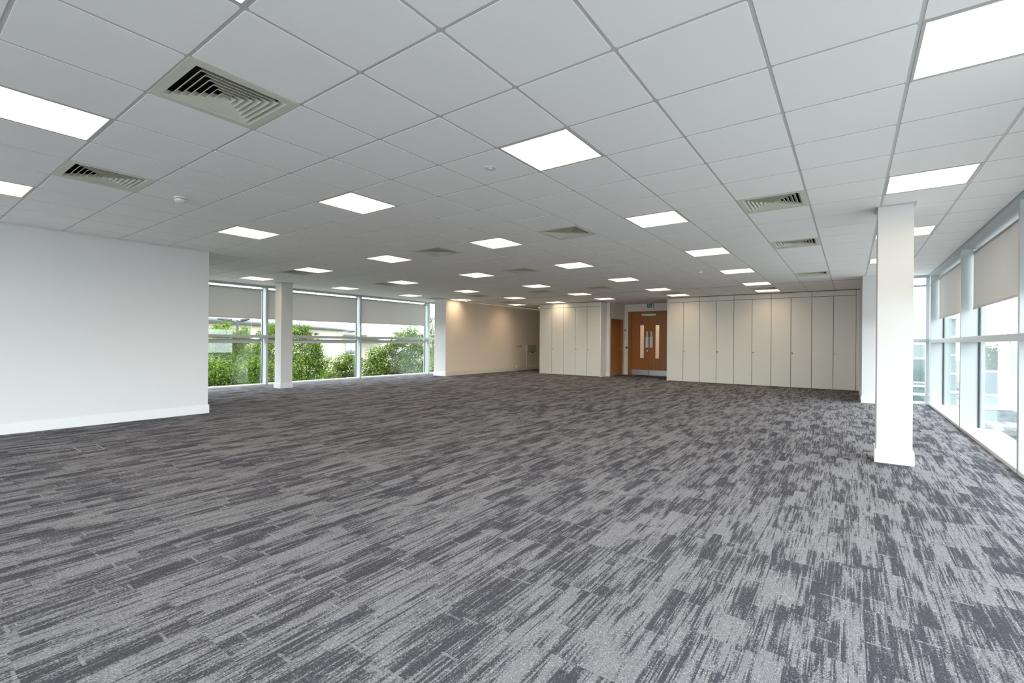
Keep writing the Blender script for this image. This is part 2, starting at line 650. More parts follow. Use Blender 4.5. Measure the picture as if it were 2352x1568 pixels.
cells_ = []
for i in range(-10, 30):
    for j in range(-7, 19):
        if (i, j) in LIGHTS or (i, j) in VENTS:
            continue
        x0, x1, y0, y1 = -0.6 * (j + 1), -0.6 * j, 0.6 * i, 0.6 * (i + 1)
        q = inside(x0, x1, y0, y1)
        if q is None:
            continue
        if hits_free(*q):
            # cut the tile back around a panel that was moved off the grid
            b = [b for b in free_boxes if q[0] < b[1] - 0.01 and q[1] > b[0] + 0.01 and q[2] < b[3] - 0.01 and q[3] > b[2] + 0.01][0]
            parts = [(q[0], b[0], q[2], q[3]), (b[1], q[1], q[2], q[3]),
                     (max(q[0], b[0]), min(q[1], b[1]), q[2], b[2]), (max(q[0], b[0]), min(q[1], b[1]), b[3], q[3])]
            for pz in parts:
                if pz[1] - pz[0] > 0.04 and pz[3] - pz[2] > 0.04:
                    cells_.append((pz, False))
            continue
        full = abs((q[1] - q[0]) - 0.6) < 1e-6 and abs((q[3] - q[2]) - 0.6) < 1e-6
        cells_.append((q, full))


def view_rank(q):
    p = Vector(((q[0] + q[1]) / 2, (q[2] + q[3]) / 2, HC)) - CAM
    d = p.dot(_f)
    u = p.dot(_r) / max(d, 0.01)
    vv = p.z / max(d, 0.01)
    if d < 0.35 or abs(u) > 1.35 or vv > 1.3:
        return 1000 + p.length
    return p.length


cells_.sort(key=lambda t: view_rank(t[0]))
full_mesh = mesh_from('ceiling_tile', *tile_geom(-0.3, 0.3, -0.3, 0.3), M['tile'])
V_, F_ = [], []
n_single = 0
for q, full in cells_:
    if n_single < 298 and view_rank(q) < 1000:
        if full:
            link('ceiling_tile', full_mesh, ceiling, ((q[0] + q[1]) / 2, (q[2] + q[3]) / 2, HC))
        else:
            cx_, cy_ = (q[0] + q[1]) / 2, (q[2] + q[3]) / 2
            link('ceiling_tile', mesh_from('cut_ceiling_tile', *tile_geom(q[0] - cx_, q[1] - cx_, q[2] - cy_, q[3] - cy_), M['tile']), ceiling, (cx_, cy_, HC))
        n_single += 1
    else:
        vs_, fs = tile_geom(*q)
        o_ = len(V_)
        V_ += vs_
        F_ += [tuple(a + o_ for a in f) for f in fs]
rest = link('ceiling_tile_field', mesh_from('ceiling_tile_field', V_, F_, M['tile']), ceiling, (0, 0, HC))
rest['kind'] = 'stuff'
# the tee runners, one object each
for j in range(-6, 19):
    x = -0.6 * j
    x = min(max(x, XWL + 0.012), XWR - 0.012)
    y1 = YEND if x > XA + 0.1 else YF
    if x < XB:
        y1 = YP + 0.9
    y0 = YB if x > XL else YLE
    MB().box(x - 0.012, x + 0.012, y0, y1, 0.0, 0.004).box(x - 0.002, x + 0.002, y0, y1, 0.004, 0.035).build('main_runner', M['tee'], ceiling, (0, 0, HC))
for i in range(-9, 30):
    y = 0.6 * i
    x0 = XL if y < YLE else XWL
    if y > YP: x0 = XB
    x1 = XWR if y < YEND else XA
    MB().box(x0, x1, y - 0.012, y + 0.012, 0.0005, 0.0045).box(x0, x1, y - 0.002, y + 0.002, 0.0045, 0.035).build('cross_runner', M['tee'], ceiling, (0, 0, HC))

# ------------------------------------------------------------------ ceiling lights
def make_light():
    t = empty('ceiling_light')
    f = MB()
    a, b = 0.292, 0.278
    for x0, x1, y0, y1 in ((-a, a, -a, -b), (-a, a, b, a), (-a, -b, -b, b), (b, a, -b, b)):
        f.box(x0, x1, y0, y1, -0.003, 0.03)
    f.build('frame', M['lightframe'], t)
    MB().box(-b, b, -b, b, 0.002, 0.012).build('diffuser', M['panel'], t)
    return t


ORD = ['first', 'second', 'third', 'fourth', 'fifth', 'sixth', 'seventh']
LINE = {-5: 'above the right window bay', -1: 'running to the long cupboards',
        3: 'running to the double doors', 7: 'running to the shorter cupboards',
        11: 'next to the left window line', 15: 'nearest the left windows'}
proto = None
for j in (-5, -1, 3, 7, 11, 15):
    row = sorted(k[0] for k in LIGHTS if k[1] == j)
    for n, i in enumerate(row):
        if proto is None:
            proto = o = make_light()
        else:
            o = copy_tree(proto)
        o.location = (-0.6 * (j + 0.5), 0.6 * (i + 0.5), HC)
        tag(o, 'lit square ceiling panel, %s from camera in line %s' % (ORD[n], LINE[j]), 'ceiling light', 'square lit ceiling panels')
for (x, y), lb in zip(FREE_LIGHTS, ('lit white square ceiling panel touching the warm cream wall beside white pier',
                                    'lit white square ceiling panel right above the front of shorter cupboards',
                                    'lit white square ceiling panel over gap left of the shorter cupboards')):
    o = copy_tree(proto)
    o.location = (x, y, HC)
    tag(o, lb, 'ceiling light', 'square lit ceiling panels')

# ------------------------------------------------------------------ ceiling vents
def frustum_ring(mb, ro, zo, ri, zi, th=0.003):
    """four-sided sloping louvre ring: outer lower edge ro at zo, inner upper edge ri at zi"""
    prof = [(ro, zo), (ro - th, zo - 0.001), (ri - th, zi), (ri, zi + 0.001)]
    rings = [[mb.bm.verts.new((sx * r, sy * r, z)) for sx, sy in ((-1, -1), (1, -1), (1, 1), (-1, 1))] for r, z in prof]
    n = len(rings)
    for k in range(n):
        a, b = rings[k], rings[(k + 1) % n]
        for q in range(4):
            mb.bm.faces.new((a[q], a[(q + 1) % 4], b[(q + 1) % 4], b[q]))


def make_vent():
    t = empty('ceiling_vent')
    a, b = 0.297, 0.248
    f = MB()
    for x0, x1, y0, y1 in ((-a, a, -a, -b), (-a, a, b, a), (-a, -b, -b, b), (b, a, -b, b)):
        f.box(x0, x1, y0, y1, -0.004, 0.004)
    frustum_ring(f, b + 0.001, -0.003, b - 0.020, 0.024, 0.003)
    f.build('frame', M['vent'], t)
    bk = MB()
    s = 0.285
    bk.box(-s, s, -s, s, 0.115, 0.12)
    for x0, x1, y0, y1 in ((-s, s, -s, -s + 0.004), (-s, s, s - 0.004, s), (-s, -s + 0.004, -s, s), (s - 0.004, s, -s, s)):
        bk.box(x0, x1, y0, y1, 0.004, 0.118)
    bk.build('plenum_box', M['ventdark'], t)
    for k in range(6):
        r = 0.214 - 0.034 * k
        lv = MB()
        frustum_ring(lv, r, -0.003, r - 0.027, 0.027, 0.003)
        lv.build('louvre', M['vent'], t)
    cp = MB()
    r = 0.016
    base = [cp.bm.verts.new((sx * r, sy * r, -0.003)) for sx, sy in ((-1, -1), (1, -1), (1, 1), (-1, 1))]
    top = [cp.bm.verts.new((sx * 0.004, sy * 0.004, 0.014)) for sx, sy in ((-1, -1), (1, -1), (1, 1), (-1, 1))]
    cp.bm.faces.new(base)
    cp.bm.faces.new(top)
    for q in range(4):
        cp.bm.faces.new((base[q], base[(q + 1) % 4], top[(q + 1) % 4], top[q]))
    cp.build('centre_cap', M['vent'], t)
    return t


VL = {(0, 1): 'large cream louvred ceiling vent nearest the camera at upper left',
      (0, 5): 'cream louvred ceiling vent near the left wall below smoke detector height',
      (7, 1): 'cream louvred ceiling vent in middle of ceiling right of bright panel',
      (7, 5): 'cream louvred ceiling vent next to the flat round ceiling disc at mid room',
      (11, 5): 'cream louvred ceiling vent, third in its line, over centre of room',
      (17, 5): 'cream louvred ceiling vent before the double doors, left of door panels',
      (7, -3): 'cream louvred ceiling vent nearest the right column, first of three in line',
      (11, -3): 'cream louvred ceiling vent, second of three in line leading to long cupboards',
      (17, -3): 'cream louvred ceiling vent, third of three in line leading to long cupboards',
      (7, 12): 'cream louvred ceiling vent nearest the left column',
      (11, 12): 'cream louvred ceiling vent above middle of the left windows',
      (17, 12): 'cream louvred ceiling vent in front of warm wall, right of white pier',
      (17, 8): 'small distant louvred ceiling vent in front of the shorter cupboards',
      (17, 15): 'cream louvred ceiling vent directly over front of the white pier',
      (21, 3): 'cream louvred ceiling vent between two panels left end of long cupboards',
      (21, -1): 'cream louvred ceiling vent between two panels over middle of long cupboards',
      (21, 13): 'cream louvred ceiling vent by the warm wall left of shorter cupboards'}
VL[(0, 5)] = 'cream louvred ceiling vent near the plain left wall, second largest in view'
vp = None
for k in VENTS:
    if vp is None:
        vp = o = make_vent()
    else:
        o = copy_tree(vp)
    o.location = (-0.6 * (k[1] + 0.5), 0.6 * (k[0] + 0.5), HC)
    tag(o, VL[k], 'ceiling vent', 'square louvred ceiling vents')

# ------------------------------------------------------------------ detectors and discs on the ceiling
ZT = HC - DROP


def make_smoke():
    t = empty('smoke_detector')
    MB().lathe([(0.052, 0), (0.054, -0.004), (0.054, -0.012), (0.050, -0.014)], 28).build('base', M['plastic'], t, smooth=True)
    MB().lathe([(0.046, -0.0135), (0.046, -0.018)], 28).build('gap_ring', M['dark'], t)
    MB().lathe([(0.046, -0.018), (0.051, -0.020), (0.049, -0.034), (0.043, -0.040), (0.036, -0.052), (0.028, -0.055)], 28).build('body', M['plastic'], t, smooth=True)
    s = MB()
    for q in range(10):
        a = 2 * PI * q / 10
        p = Vector((math.cos(a) * 0.0405, math.sin(a) * 0.0405, -0.045))
        d = Vector((math.cos(a) * -0.004, math.sin(a) * -0.004, -0.0065))
        s.cyl(p - d, p + d, 0.0028, 0.0028, 6)
    s.build('vent_slots', M['greyplastic'], t)
    return t


sm = make_smoke()
SM = [((-3.412, 0.923), 'white domed smoke detector on tile beside the near left ceiling vent'),
      ((-0.303, 8.83), 'white smoke detector above the double door approach, right of centre'),
      ((-7.15, 11.30), 'tiny white smoke detector near the warm cream wall')]
for n, ((x, y), lb) in enumerate(SM):
    o = sm if n == 0 else copy_tree(sm)
    o.location = (x, y, ZT)
    tag(o, lb, 'smoke detector', 'smoke detectors on the ceiling')


def make_disc(r):
    t = empty('sprinkler_cover')
    MB().lathe([(r, 0), (r, -0.003), (r - 0.004, -0.005)], 32).build('flange', M['plastic'], t, smooth=True)
    MB().lathe([(r * 0.36, -0.005), (r * 0.34, -0.009), (r * 0.2, -0.010)], 24).build('cap', M['plastic'], t, smooth=True)
    return t


for (x, y), r, lb in (((-0.289, 2.085), 0.052, 'flat round white ceiling disc on tile left of the nearest middle panel'),
                      ((-3.945, 5.14), 0.088, 'wide flat round ceiling disc at mid room behind a vent'),
                      ((-0.259, 5.69), 0.052, 'flat round white ceiling disc between panels toward long cupboards')):
    o = make_disc(r)
    o.location = (x, y, ZT)
    tag(o, lb, 'ceiling disc', 'flat round ceiling discs')


def make_sensor():
    t = empty('ceiling_sensor')
    MB().lathe([(0.036, 0), (0.036, -0.005), (0.03, -0.008)], 20).build('flange', M['plastic'], t, smooth=True)
    MB().lathe([(0.02, -0.008), (0.018, -0.018), (0.01, -0.024)], 16).build('lens', M['greyplastic'], t, smooth=True)
    return t


se = make_sensor()
for n, ((x, y), lb) in enumerate((((-6.80, 8.58), 'tiny round sensor beside panel in front of white pier'),
                                  ((-5.52, 12.65), 'tiny round sensor before the shorter cupboards'),
                                  ((-6.23, 6.22), 'tiny round sensor above panel facing the middle left window'))):
    o = se if n == 0 else copy_tree(se)
    o.location = (x, y, ZT)
    tag(o, lb, 'sensor', 'tiny round ceiling sensors')
t = empty('wall_spotlight', (-8.37, 15.5, ZT))
MB().lathe([(0.03, 0), (0.03, -0.03), (0.026, -0.034)], 16).build('housing', M['white_metal'], t)
MB().lathe([(0.024, -0.0345), (0.022, -0.04)], 16).build('lens', M['lamp'], t)
tag(t, 'small lit spotlight left of the shorter cupboard top', 'spotlight')

# ------------------------------------------------------------------ columns
def column(name, x0, x1, y0, y1, label):
    t = empty(name, ((x0 + x1) / 2, (y0 + y1) / 2, 0))
    a, b = (x1 - x0) / 2, (y1 - y0) / 2
    MB().box(-a, a, -b, b, 0, HC, 0.004).build('shaft', M['wall'], t)
    p = MB()
    e = T
    p.box(-a - e, a + e, -b - e, b + e, 0, 0.14, 0.004)
    p.build('plinth', M['skirt'], t)
    tm = MB()
    for q in ((-a - 0.02, a + 0.02, -b - 0.02, -b), (-a - 0.02, a + 0.02, b, b + 0.02), (-a - 0.02, -a, -b, b), (a, a + 0.02, -b, b)):
        tm.box(*q, HC - 0.012, HC + 0.002)
    tm.build('ceiling_trim', M['tee'], t)
    tag(t, label, 'column', 'square white columns', 'structure')


column('column', 2.378, 2.668, 5.25, 5.56, 'square white column standing before the right windows')
column('column', -9.72, -9.42, 5.16, 5.46, 'square white column standing before the left windows')

# ------------------------------------------------------------------ windows
ZH = 2.626     # underside of the head rail
FT = 0.06      # mullion thickness


def window_bay(name, side, y0, y1, label, last=False):
    """one bay of a long window wall; mullion at y0. side -1 left, +1 right"""
    xi, xg = (XWL, XGL) if side < 0 else (XWR, XGR)
    lo, hi = min(xi, xg), max(xi, xg)
    t = tag(empty(name, (xg, y0, 0)), label, 'window', None, 'structure')
    L_ = lambda mb, n, mt: mb.build(n, mt, t, (-xg, -y0, 0))
    ys = y0 + FT
    L_(MB().box(lo, hi, y0, ys, 0, ZH, 0.003), 'mullion', M['frame'])
    L_(MB().box(lo, hi, y0, y1, ZH, HC + 0.002, 0.002), 'head_rail', M['frame'])
    ti = xi - side * (-0.0)
    tlo, thi = (xi - 0.20, xi) if side < 0 else (xi, xi + 0.20)
    L_(MB().box(tlo, thi, ys, y1, 1.274, 1.348, 0.003), 'transom', M['frame'])
    L_(MB().box(lo, hi, ys, y1, 0, 0.042, 0.002), 'sill', M['skirt'])
    # thin black gaskets against the mullion
    g = MB()
    for yy in (ys, y1 - 0.012):
        g.box(xg - 0.012, xg + 0.012, yy, yy + 0.012, 0.042, ZH)
    L_(g, 'gasket', M['seal'])
    for z0, z1 in ((0.042, 1.274), (1.348, ZH)):
        L_(MB().box(xg - 0.006, xg + 0.006, ys + 0.012, y1 - 0.012, z0, z1), 'pane', M['glass'])
    # outer cap of the mullion
    ox0, ox1 = (xg - 0.06, xg - 0.013) if side < 0 else (xg + 0.013, xg + 0.06)
    L_(MB().box(ox0, ox1, y0, ys, 0, ZH), 'outer_cap', M['frame'])
    return t


def blind(x, y0, y1, z0, z1, label, group, drawn=True):
    t = empty('roller_blind', (x, (y0 + y1) / 2, z1))
    h = (y1 - y0) / 2
    R_ = 0.022
    MB().cyl((0, -h, -R_), (0, h, -R_), R_, R_, 16).build('roller_tube', M['fabric'], t, smooth=True)
    for s in (-1, 1):
        MB().box(-0.028, 0.028, s * (h + 0.012) - 0.004, s * (h + 0.012) + 0.004, -0.05, 0.032, 0.002).build('bracket', M['frame'], t)
    MB().box(-R_ - 0.001, -R_ + 0.001, -h, h, z0 - z1 + 0.02, -R_).build('blind_fabric', M['fabric'], t)
    MB().box(-R_ - 0.006, -R_ + 0.006, -h, h, z0 - z1, z0 - z1 + 0.024, 0.002).build('bottom_bar', M['fabric'], t)
    tag(t, label, 'blind', group)
    return t


YL_ = [YLE, 5.35, 8.32, 11.32, YEND - 0.03]
NMH = ['nearest', 'middle', 'farthest']
for n in range(4):
    window_bay('window_%d' % (n + 1), -1, YL_[n], YL_[n + 1],
               ['left window beside the plain left wall', 'left window behind the square white column',
                'left window next to the white pier', 'narrow corner window bay at end of left windows'][n])
BL = ['grey roller blind lowered over window beside the plain left wall', 'grey roller blind lowered behind the left white column',
      'grey roller blind lowered over the left window nearest the white pier']
BL2 = ['rolled up grey blind under the rail beside the plain left wall', 'rolled up grey blind under the rail behind left white column',
       'rolled up grey blind under the rail nearest the white pier']
for n in range(3):
    y0, y1 = YL_[n] + FT + 0.025, YL_[n + 1] - 0.07
    blind(XWL - 0.09, y0, y1, 1.775, 2.575, BL[n], 'lowered blinds on the left windows')
    blind(XWL - 0.11, y0, y1, 1.130, 1.236, BL2[n], 'rolled up blinds on the left windows')
YR_ = [YB, -3.52, -0.52, 2.48, 5.48, 8.43, 11.63]
for n in range(6):
    window_bay('window_%d' % (n + 5), 1, YR_[n], YR_[n + 1],
               ['right window bay farthest behind the camera', 'right window bay behind the camera', 'right window bay beside the camera', 'right window bay cut off by the picture edge',
                'right window overlooking parked cars', 'right window in the far corner of the bay'][n])
window_bay('window_11', 1, YR_[6], YEND - 0.03, 'narrow corner strip at end of right windows')
BR = [None, None, None, 'grey roller blind on the right window at the picture edge', 'grey roller blind above the window overlooking parked cars',
      'grey roller blind on the right window farthest from camera']
for n in (3, 4, 5):
    o = blind(XWR + 0.150, YR_[n] + FT + 0.025, YR_[n + 1] - 0.045, 1.745, 2.585, BR[n], 'lowered blinds on the right windows')


def end_window(name, x0, x1, label, mull, sillz):
    """glazed end of a bay, facing the camera"""
    y = YEND
    t = tag(empty(name, (x0, y, 0)), label, 'window', None, 'structure')
    L_ = lambda mb, n, mt: mb.build(n, mt, t, (-x0, -y, 0))
    L_(MB().box(x0, x1, y - 0.03, y + 0.12, ZH, HC + 0.002), 'head_rail', M['frame'])
    L_(MB().box(x0, x1, y - 0.03, y + 0.12, 1.276, 1.350, 0.003), 'transom', M['frame'])
    L_(MB().box(x0, x1, y - 0.03, y + 0.12, 0, 0.042), 'sill', M['skirt'])
    zs = [(0.042, 1.276), (1.350, ZH)]
    if sillz:
        L_(MB().box(x0, x1, y - 0.02, y + 0.12, sillz - 0.022, sillz + 0.022, 0.003), 'low_rail', M['skirt'])
        L_(MB().box(x0, x1, y - 0.02, y + 0.12, 2.44, 2.475, 0.003), 'high_rail', M['frame'])
        zs = [(0.042, sillz - 0.022), (sillz + 0.022, 1.276), (1.350, 2.44), (2.475, ZH)]
    for mx_ in mull:
        L_(MB().box(mx_ - 0.028, mx_ + 0.028, y - 0.025, y + 0.12, 0.042, ZH, 0.003), 'mullion', M['frame'])
    for z0, z1 in zs:
        L_(MB().box(x0, x1, y + 0.06, y + 0.07, z0, z1), 'pane', M['glass'])


end_window('window_12', XA + 0.3, XGR, 'glazed end of right bay between column and corner', [3.44], 0.197)
end_window('window_13', XGL, -9.86, 'thin glazed return seen left of the white pier', [XGL + 0.03], 0)
# glazed wall behind the camera, built like the other window walls
t = tag(empty('window_14', (0, YB, 0)), 'glazed rear wall behind the camera', 'window', None, 'structure')
for k in range(5):
    x = XL + (XGR - XL) * k / 4
    MB().box(x - 0.03, x + 0.03, -0.2, 0, 0, HC).build('mullion', M['frame'], t)
for z0, z1, nm, mt_ in ((0, 0.042, 'sill', 'skirt'), (1.274, 1.348, 'transom', 'frame'), (ZH, HC + 0.002, 'head_rail', 'frame')):
    MB().box(XL, XGR, -0.2, 0, z0, z1).build(nm, M[mt_], t)
for k in range(4):
    x0 = XL + (XGR - XL) * k / 4
    for z0, z1 in ((0.042, 1.274), (1.348, ZH)):
        MB().box(x0 + 0.03, x0 + (XGR - XL) / 4 - 0.03, -0.156, -0.144, z0, z1).build('pane', M['glass'], t)

# ------------------------------------------------------------------ cupboards
ZK = 2.655


def cupboard(x0, xs, x1, y, zsplit, label, group, knob, key):
    """xs: door boundaries inside the unit (may be empty)"""
    w_ = x1 - x0
    t = empty('storage_cupboard', (x0, y, 0))
    MB().box(0.001, w_ - 0.001, 0.022, 0.5, 0.012, ZK - 0.002).box(0.03, w_ - 0.03, 0.04, 0.45, 0, 0.02).build('carcass', M['gap'], t)
    g = 0.0055
    MB().box(g, w_ - g, 0, 0.02, zsplit + 0.0055, ZK, 0.001).build('head_panel', M['cup'], t)
    ed = [0.0] + [a - x0 for a in xs] + [w_]
    for k in range(len(ed) - 1):
        d = MB().box(ed[k] + g, ed[k + 1] - g, 0, 0.02, 0.018, zsplit - 0.0055, 0.001).build('door', M['cup'], t)
        if (len(xs) and k == 1) or not len(xs):
            kx = ed[k] + 0.035
            MB().cyl((kx, 0, 0.968), (kx, -0.006, 0.968), 0.016, 0.015, 16).cyl((kx, -0.006, 0.968), (kx, -0.022, 0.968), 0.009, 0.011, 12).build('door_lock', M['dark'] if knob else M['brass'], d)
            if key:
                MB().box(kx - 0.007, kx + 0.007, -0.034, -0.02, 0.945, 0.985, 0.001).build('key', M['dark'], d)
    tag(t, label, 'cupboard', group)
    return t


b0 = [-2.625 + 0.9785 * k for k in range(6)]
for k in range(5):
    lab = ['leftmost two-door unit of the long cupboard run, beside double doors', 'second two-door unit from left in the long cupboard run',
           'middle two-door unit of the long cupboard run', 'fourth two-door unit from left in the long cupboard run',
           'rightmost two-door unit of the long cupboard run'][k]
    cupboard(b0[k], [b0[k] + 0.489], b0[k + 1], YC1, 2.515, 'off-white tall ' + lab, 'units of the long cupboard run', k in (1, 3), k in (1, 2, 3))
o = MB().box(-0.018, 0, -0.004, 0.5, 0, ZK).build('end_panel', M['cupedge'], None, (-2.626, YC1, 0))
tag(o, 'thin white end panel on left of the long cupboard run', 'panel')
fp = MB().box(0.003, XA - b0[5] - 0.002, 0, 0.02, 0.018, ZK).build('filler_panel', M['cup'], None, (b0[5], YC1, 0))
tag(fp, 'narrow off-white filler panel at right end of long cupboards', 'panel')
c0 = [-7.50, -6.492, -5.523, -5.013]
cupboard(c0[0], [-6.996], c0[1], YC2, 2.50, 'off-white tall left two-door unit of the shorter cupboard run', 'units of the shorter cupboard run', False, False)
cupboard(c0[1], [-6.0], c0[2], YC2, 2.50, 'off-white tall middle two-door unit of the shorter cupboard run', 'units of the shorter cupboard run', False, False)
cupboard(c0[2], [], c0[3], YC2, 2.50, 'off-white tall single-door unit of the shorter cupboard run', 'units of the shorter cupboard run', False, False)
o = MB().box(-0.026, 0, -0.006, 0.5, 0, ZK).build('end_panel', M['cupedge'], None, (c0[0] - 0.001, YC2, 0))
tag(o, 'thin white end panel on left of the shorter cupboard run', 'panel')
o = MB().box(0, 0.03, -0.006, 0.5, 0, ZK).build('end_panel', M['cupedge'], None, (c0[3] + 0.001, YC2, 0))
tag(o, 'white end panel on right of the shorter cupboard run', 'panel')
# dark shadow gaps above the runs
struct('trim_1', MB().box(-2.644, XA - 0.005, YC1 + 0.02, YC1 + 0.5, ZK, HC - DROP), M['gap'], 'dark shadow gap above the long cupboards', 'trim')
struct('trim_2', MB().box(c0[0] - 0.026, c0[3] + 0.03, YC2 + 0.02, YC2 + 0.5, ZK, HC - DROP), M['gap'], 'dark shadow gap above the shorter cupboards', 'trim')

# ------------------------------------------------------------------ double doors
t = tag(empty('door_1', (DX0, YD, 0)), 'oak double doors with glass slots and steel kick plates', 'door', None, 'structure')
O = (-DX0, -YD, 0)
fr = MB()
fr.box(DX0 - 0.012, DX0 + 0.105, YD - 0.03, YD + 0.12, 0, DZ + 0.012, 0.003)
fr.box(DX1 - 0.105, DX1 + 0.012, YD - 0.03, YD + 0.12, 0, DZ + 0.012, 0.003)
fr.box(DX0 + 0.105, DX1 - 0.105, YD - 0.03, YD + 0.12, 2.31, DZ + 0.012, 0.003)
fr.build('door_frame', M['woodframe'], t, O)
xm = -3.911
for s, (a, b) in ((-1, (DX0 + 0.107, xm - 0.002)), (1, (xm + 0.002, DX1 - 0.107))):
    vx0, vx1 = (-4.270, -4.100) if s < 0 else (-3.690, -3.525)
    vz0, vz1 = 0.633, 1.889
    lf = MB()
    lf.box(a, vx0, YD + 0.02, YD + 0.065, 0.006, 2.308).box(vx1, b, YD + 0.02, YD + 0.065, 0.006, 2.308)
    lf.box(vx0, vx1, YD + 0.02, YD + 0.065, 0.006, vz0).box(vx0, vx1, YD + 0.02, YD + 0.065, vz1, 2.308)
    lf = lf.build('door_leaf', M['wood'], t, O)
    MB().box(vx0, vx1, YD + 0.035, YD + 0.045, vz0, vz1).build('vision_panel', M['glass'], lf)
    bd = MB()
    for q in ((vx0, vx0 + 0.014, vz0, vz1), (vx1 - 0.014, vx1, vz0, vz1), (vx0 + 0.014, vx1 - 0.014, vz0, vz0 + 0.014), (vx0 + 0.014, vx1 - 0.014, vz1 - 0.014, vz1)):
        bd.box(q[0], q[1], YD + 0.014, YD + 0.034, q[2], q[3])
    bd.build('glazing_bead', M['woodframe'], lf)
    MB().box(a + 0.012, b - 0.006, YD + 0.017, YD + 0.02, 0.012, 0.205).build('kick_plate', M['chrome'], lf)
    hx = -3.990 if s < 0 else -3.832
    MB().box(hx - 0.055, hx + 0.055, YD + 0.012, YD + 0.019, 1.043, 1.448, 0.002).build('push_plate', M['white_metal'], lf)
    dc = MB()
    dc.box(hx - 0.028, hx + 0.028, YD + 0.013, YD + 0.019, 1.45, 1.642, 0.002)
    dc.build('pictogram_strip', M['signwhite'], lf)
    pg = MB()
    for q in range(4):
        pg.cyl((hx, YD + 0.0125, 1.475 + 0.045 * q), (hx, YD + 0.011, 1.475 + 0.045 * q), 0.013, 0.013, 10)
    pg.build('pictogram', M['greyplastic'], lf)
    bx = -4.188 if s < 0 else -3.605
    MB().cyl((bx, YD + 0.02, 2.01), (bx, YD + 0.016, 2.01), 0.042, 0.042, 24).build('fire_door_disc', M['blue'], lf)
    if s < 0:
        MB().cyl((hx + 0.012, YD + 0.02, 0.925), (hx + 0.012, YD + 0.004, 0.925), 0.03, 0.027, 20).build('door_lock', M['chrome'], lf)
MB().box(-4.185, -3.658, YD - 0.045, YD + 0.02, 2.222, 2.300, 0.006).build('door_closer', M['white_metal'], t, O)
# corridor behind the slots
MB().box(DX0 - 0.6, DX1 + 0.6, YD + 1.4, YD + 1.5, 0, HC).build('corridor_back', M['magnolia'], t, O)
lb = MB().box(-0.25, 0.25, -0.25, 0.25, 0, 0.03).build('corridor_lamp', M['lamp'], t, (xm - DX0, 0.8, 2.6))

# exit sign
t = tag(empty('exit_sign', (-3.855, YD, 2.598)), 'green emergency exit sign above the double doors', 'sign')
MB().box(-0.125, 0.125, -0.03, 0, -0.068, 0.068, 0.004).build('sign_body', M['green'], t)
mn = MB()
yy = -0.0325
# running figure heading left, arrow down, doorway
mn.cyl((-0.055, -0.030, 0.045), (-0.055, yy, 0.045), 0.011, 0.011, 12)


def limb(p, q, r):
    d = (Vector(q) - Vector(p)).normalized()
    nrm = Vector((-d[1], d[0]))
    a, b = Vector(p), Vector(q)
    mn.prism([tuple(a + nrm * r), tuple(b + nrm * r), tuple(b - nrm * r), tuple(a - nrm * r)], -0.030, yy, 'y')


limb((-0.060, 0.032), (-0.050, -0.008), 0.010)
limb((-0.062, 0.028), (-0.092, 0.018), 0.006)
limb((-0.058, 0.028), (-0.032, 0.012), 0.006)
limb((-0.052, -0.005), (-0.082, -0.022), 0.007)
limb((-0.082, -0.020), (-0.088, -0.050), 0.006)
limb((-0.050, -0.005), (-0.034, -0.034), 0.007)
limb((-0.034, -0.032), (-0.012, -0.044), 0.006)
limb((0.020, 0.045), (0.020, -0.015), 0.008)
mn.prism([(0.020, -0.050), (0.044, -0.012), (-0.004, -0.012)], -0.030, yy, 'y')
mn.prism([(0.066, -0.055), (0.108, -0.055), (0.108, 0.055), (0.066, 0.055)], -0.030, yy, 'y')
mn.build('exit_pictogram', M['signwhite'], t)

# side door
t = tag(empty('door_2', (XS, SY0, 0)), 'single oak door in the side wall left of double doors', 'door', None, 'structure')
O = (-XS, -SY0, 0)
fr = MB()
fr.box(XS - 0.1, XS + 0.02, SY0 - 0.01, SY0 + 0.06, 0, SZ + 0.02, 0.003).box(XS - 0.1, XS + 0.02, SY1 - 0.06, SY1 + 0.03, 0, SZ + 0.02, 0.003)
fr.box(XS - 0.1, XS + 0.02, SY0 + 0.06, SY1 - 0.06, SZ - 0.05, SZ + 0.02, 0.003)
fr.build('door_frame', M['woodframe'], t, O)
lf = MB().box(XS - 0.07, XS - 0.028, SY0 + 0.062, SY1 - 0.062, 0.006, SZ - 0.052).build('door_leaf', M['wood'], t, O)
MB().cyl((XS - 0.028, SY1 - 0.13, 1.0), (XS + 0.02, SY1 - 0.13, 1.0), 0.011, 0.011, 10).cyl((XS + 0.018, SY1 - 0.13, 1.0), (XS + 0.018, SY1 - 0.25, 1.0), 0.009, 0.009, 10).build('door_handle', M['chrome'], lf)

# little fittings left of the double doors
def wallbox(name, x, z, w_, h, d, mt, label, cat, y=YD):
    t = empty(name, (x, y, z))
    MB().box(-w_ / 2, w_ / 2, -d, 0, -h / 2, h / 2, 0.004).build('back_box', M['plastic'], t)
    MB().box(-w_ / 2 + 0.006, w_ / 2 - 0.006, -d - 0.006, -d, -h / 2 + 0.006, h / 2 - 0.006, 0.002).build('face', mt, t)
    return tag(t, label, cat)


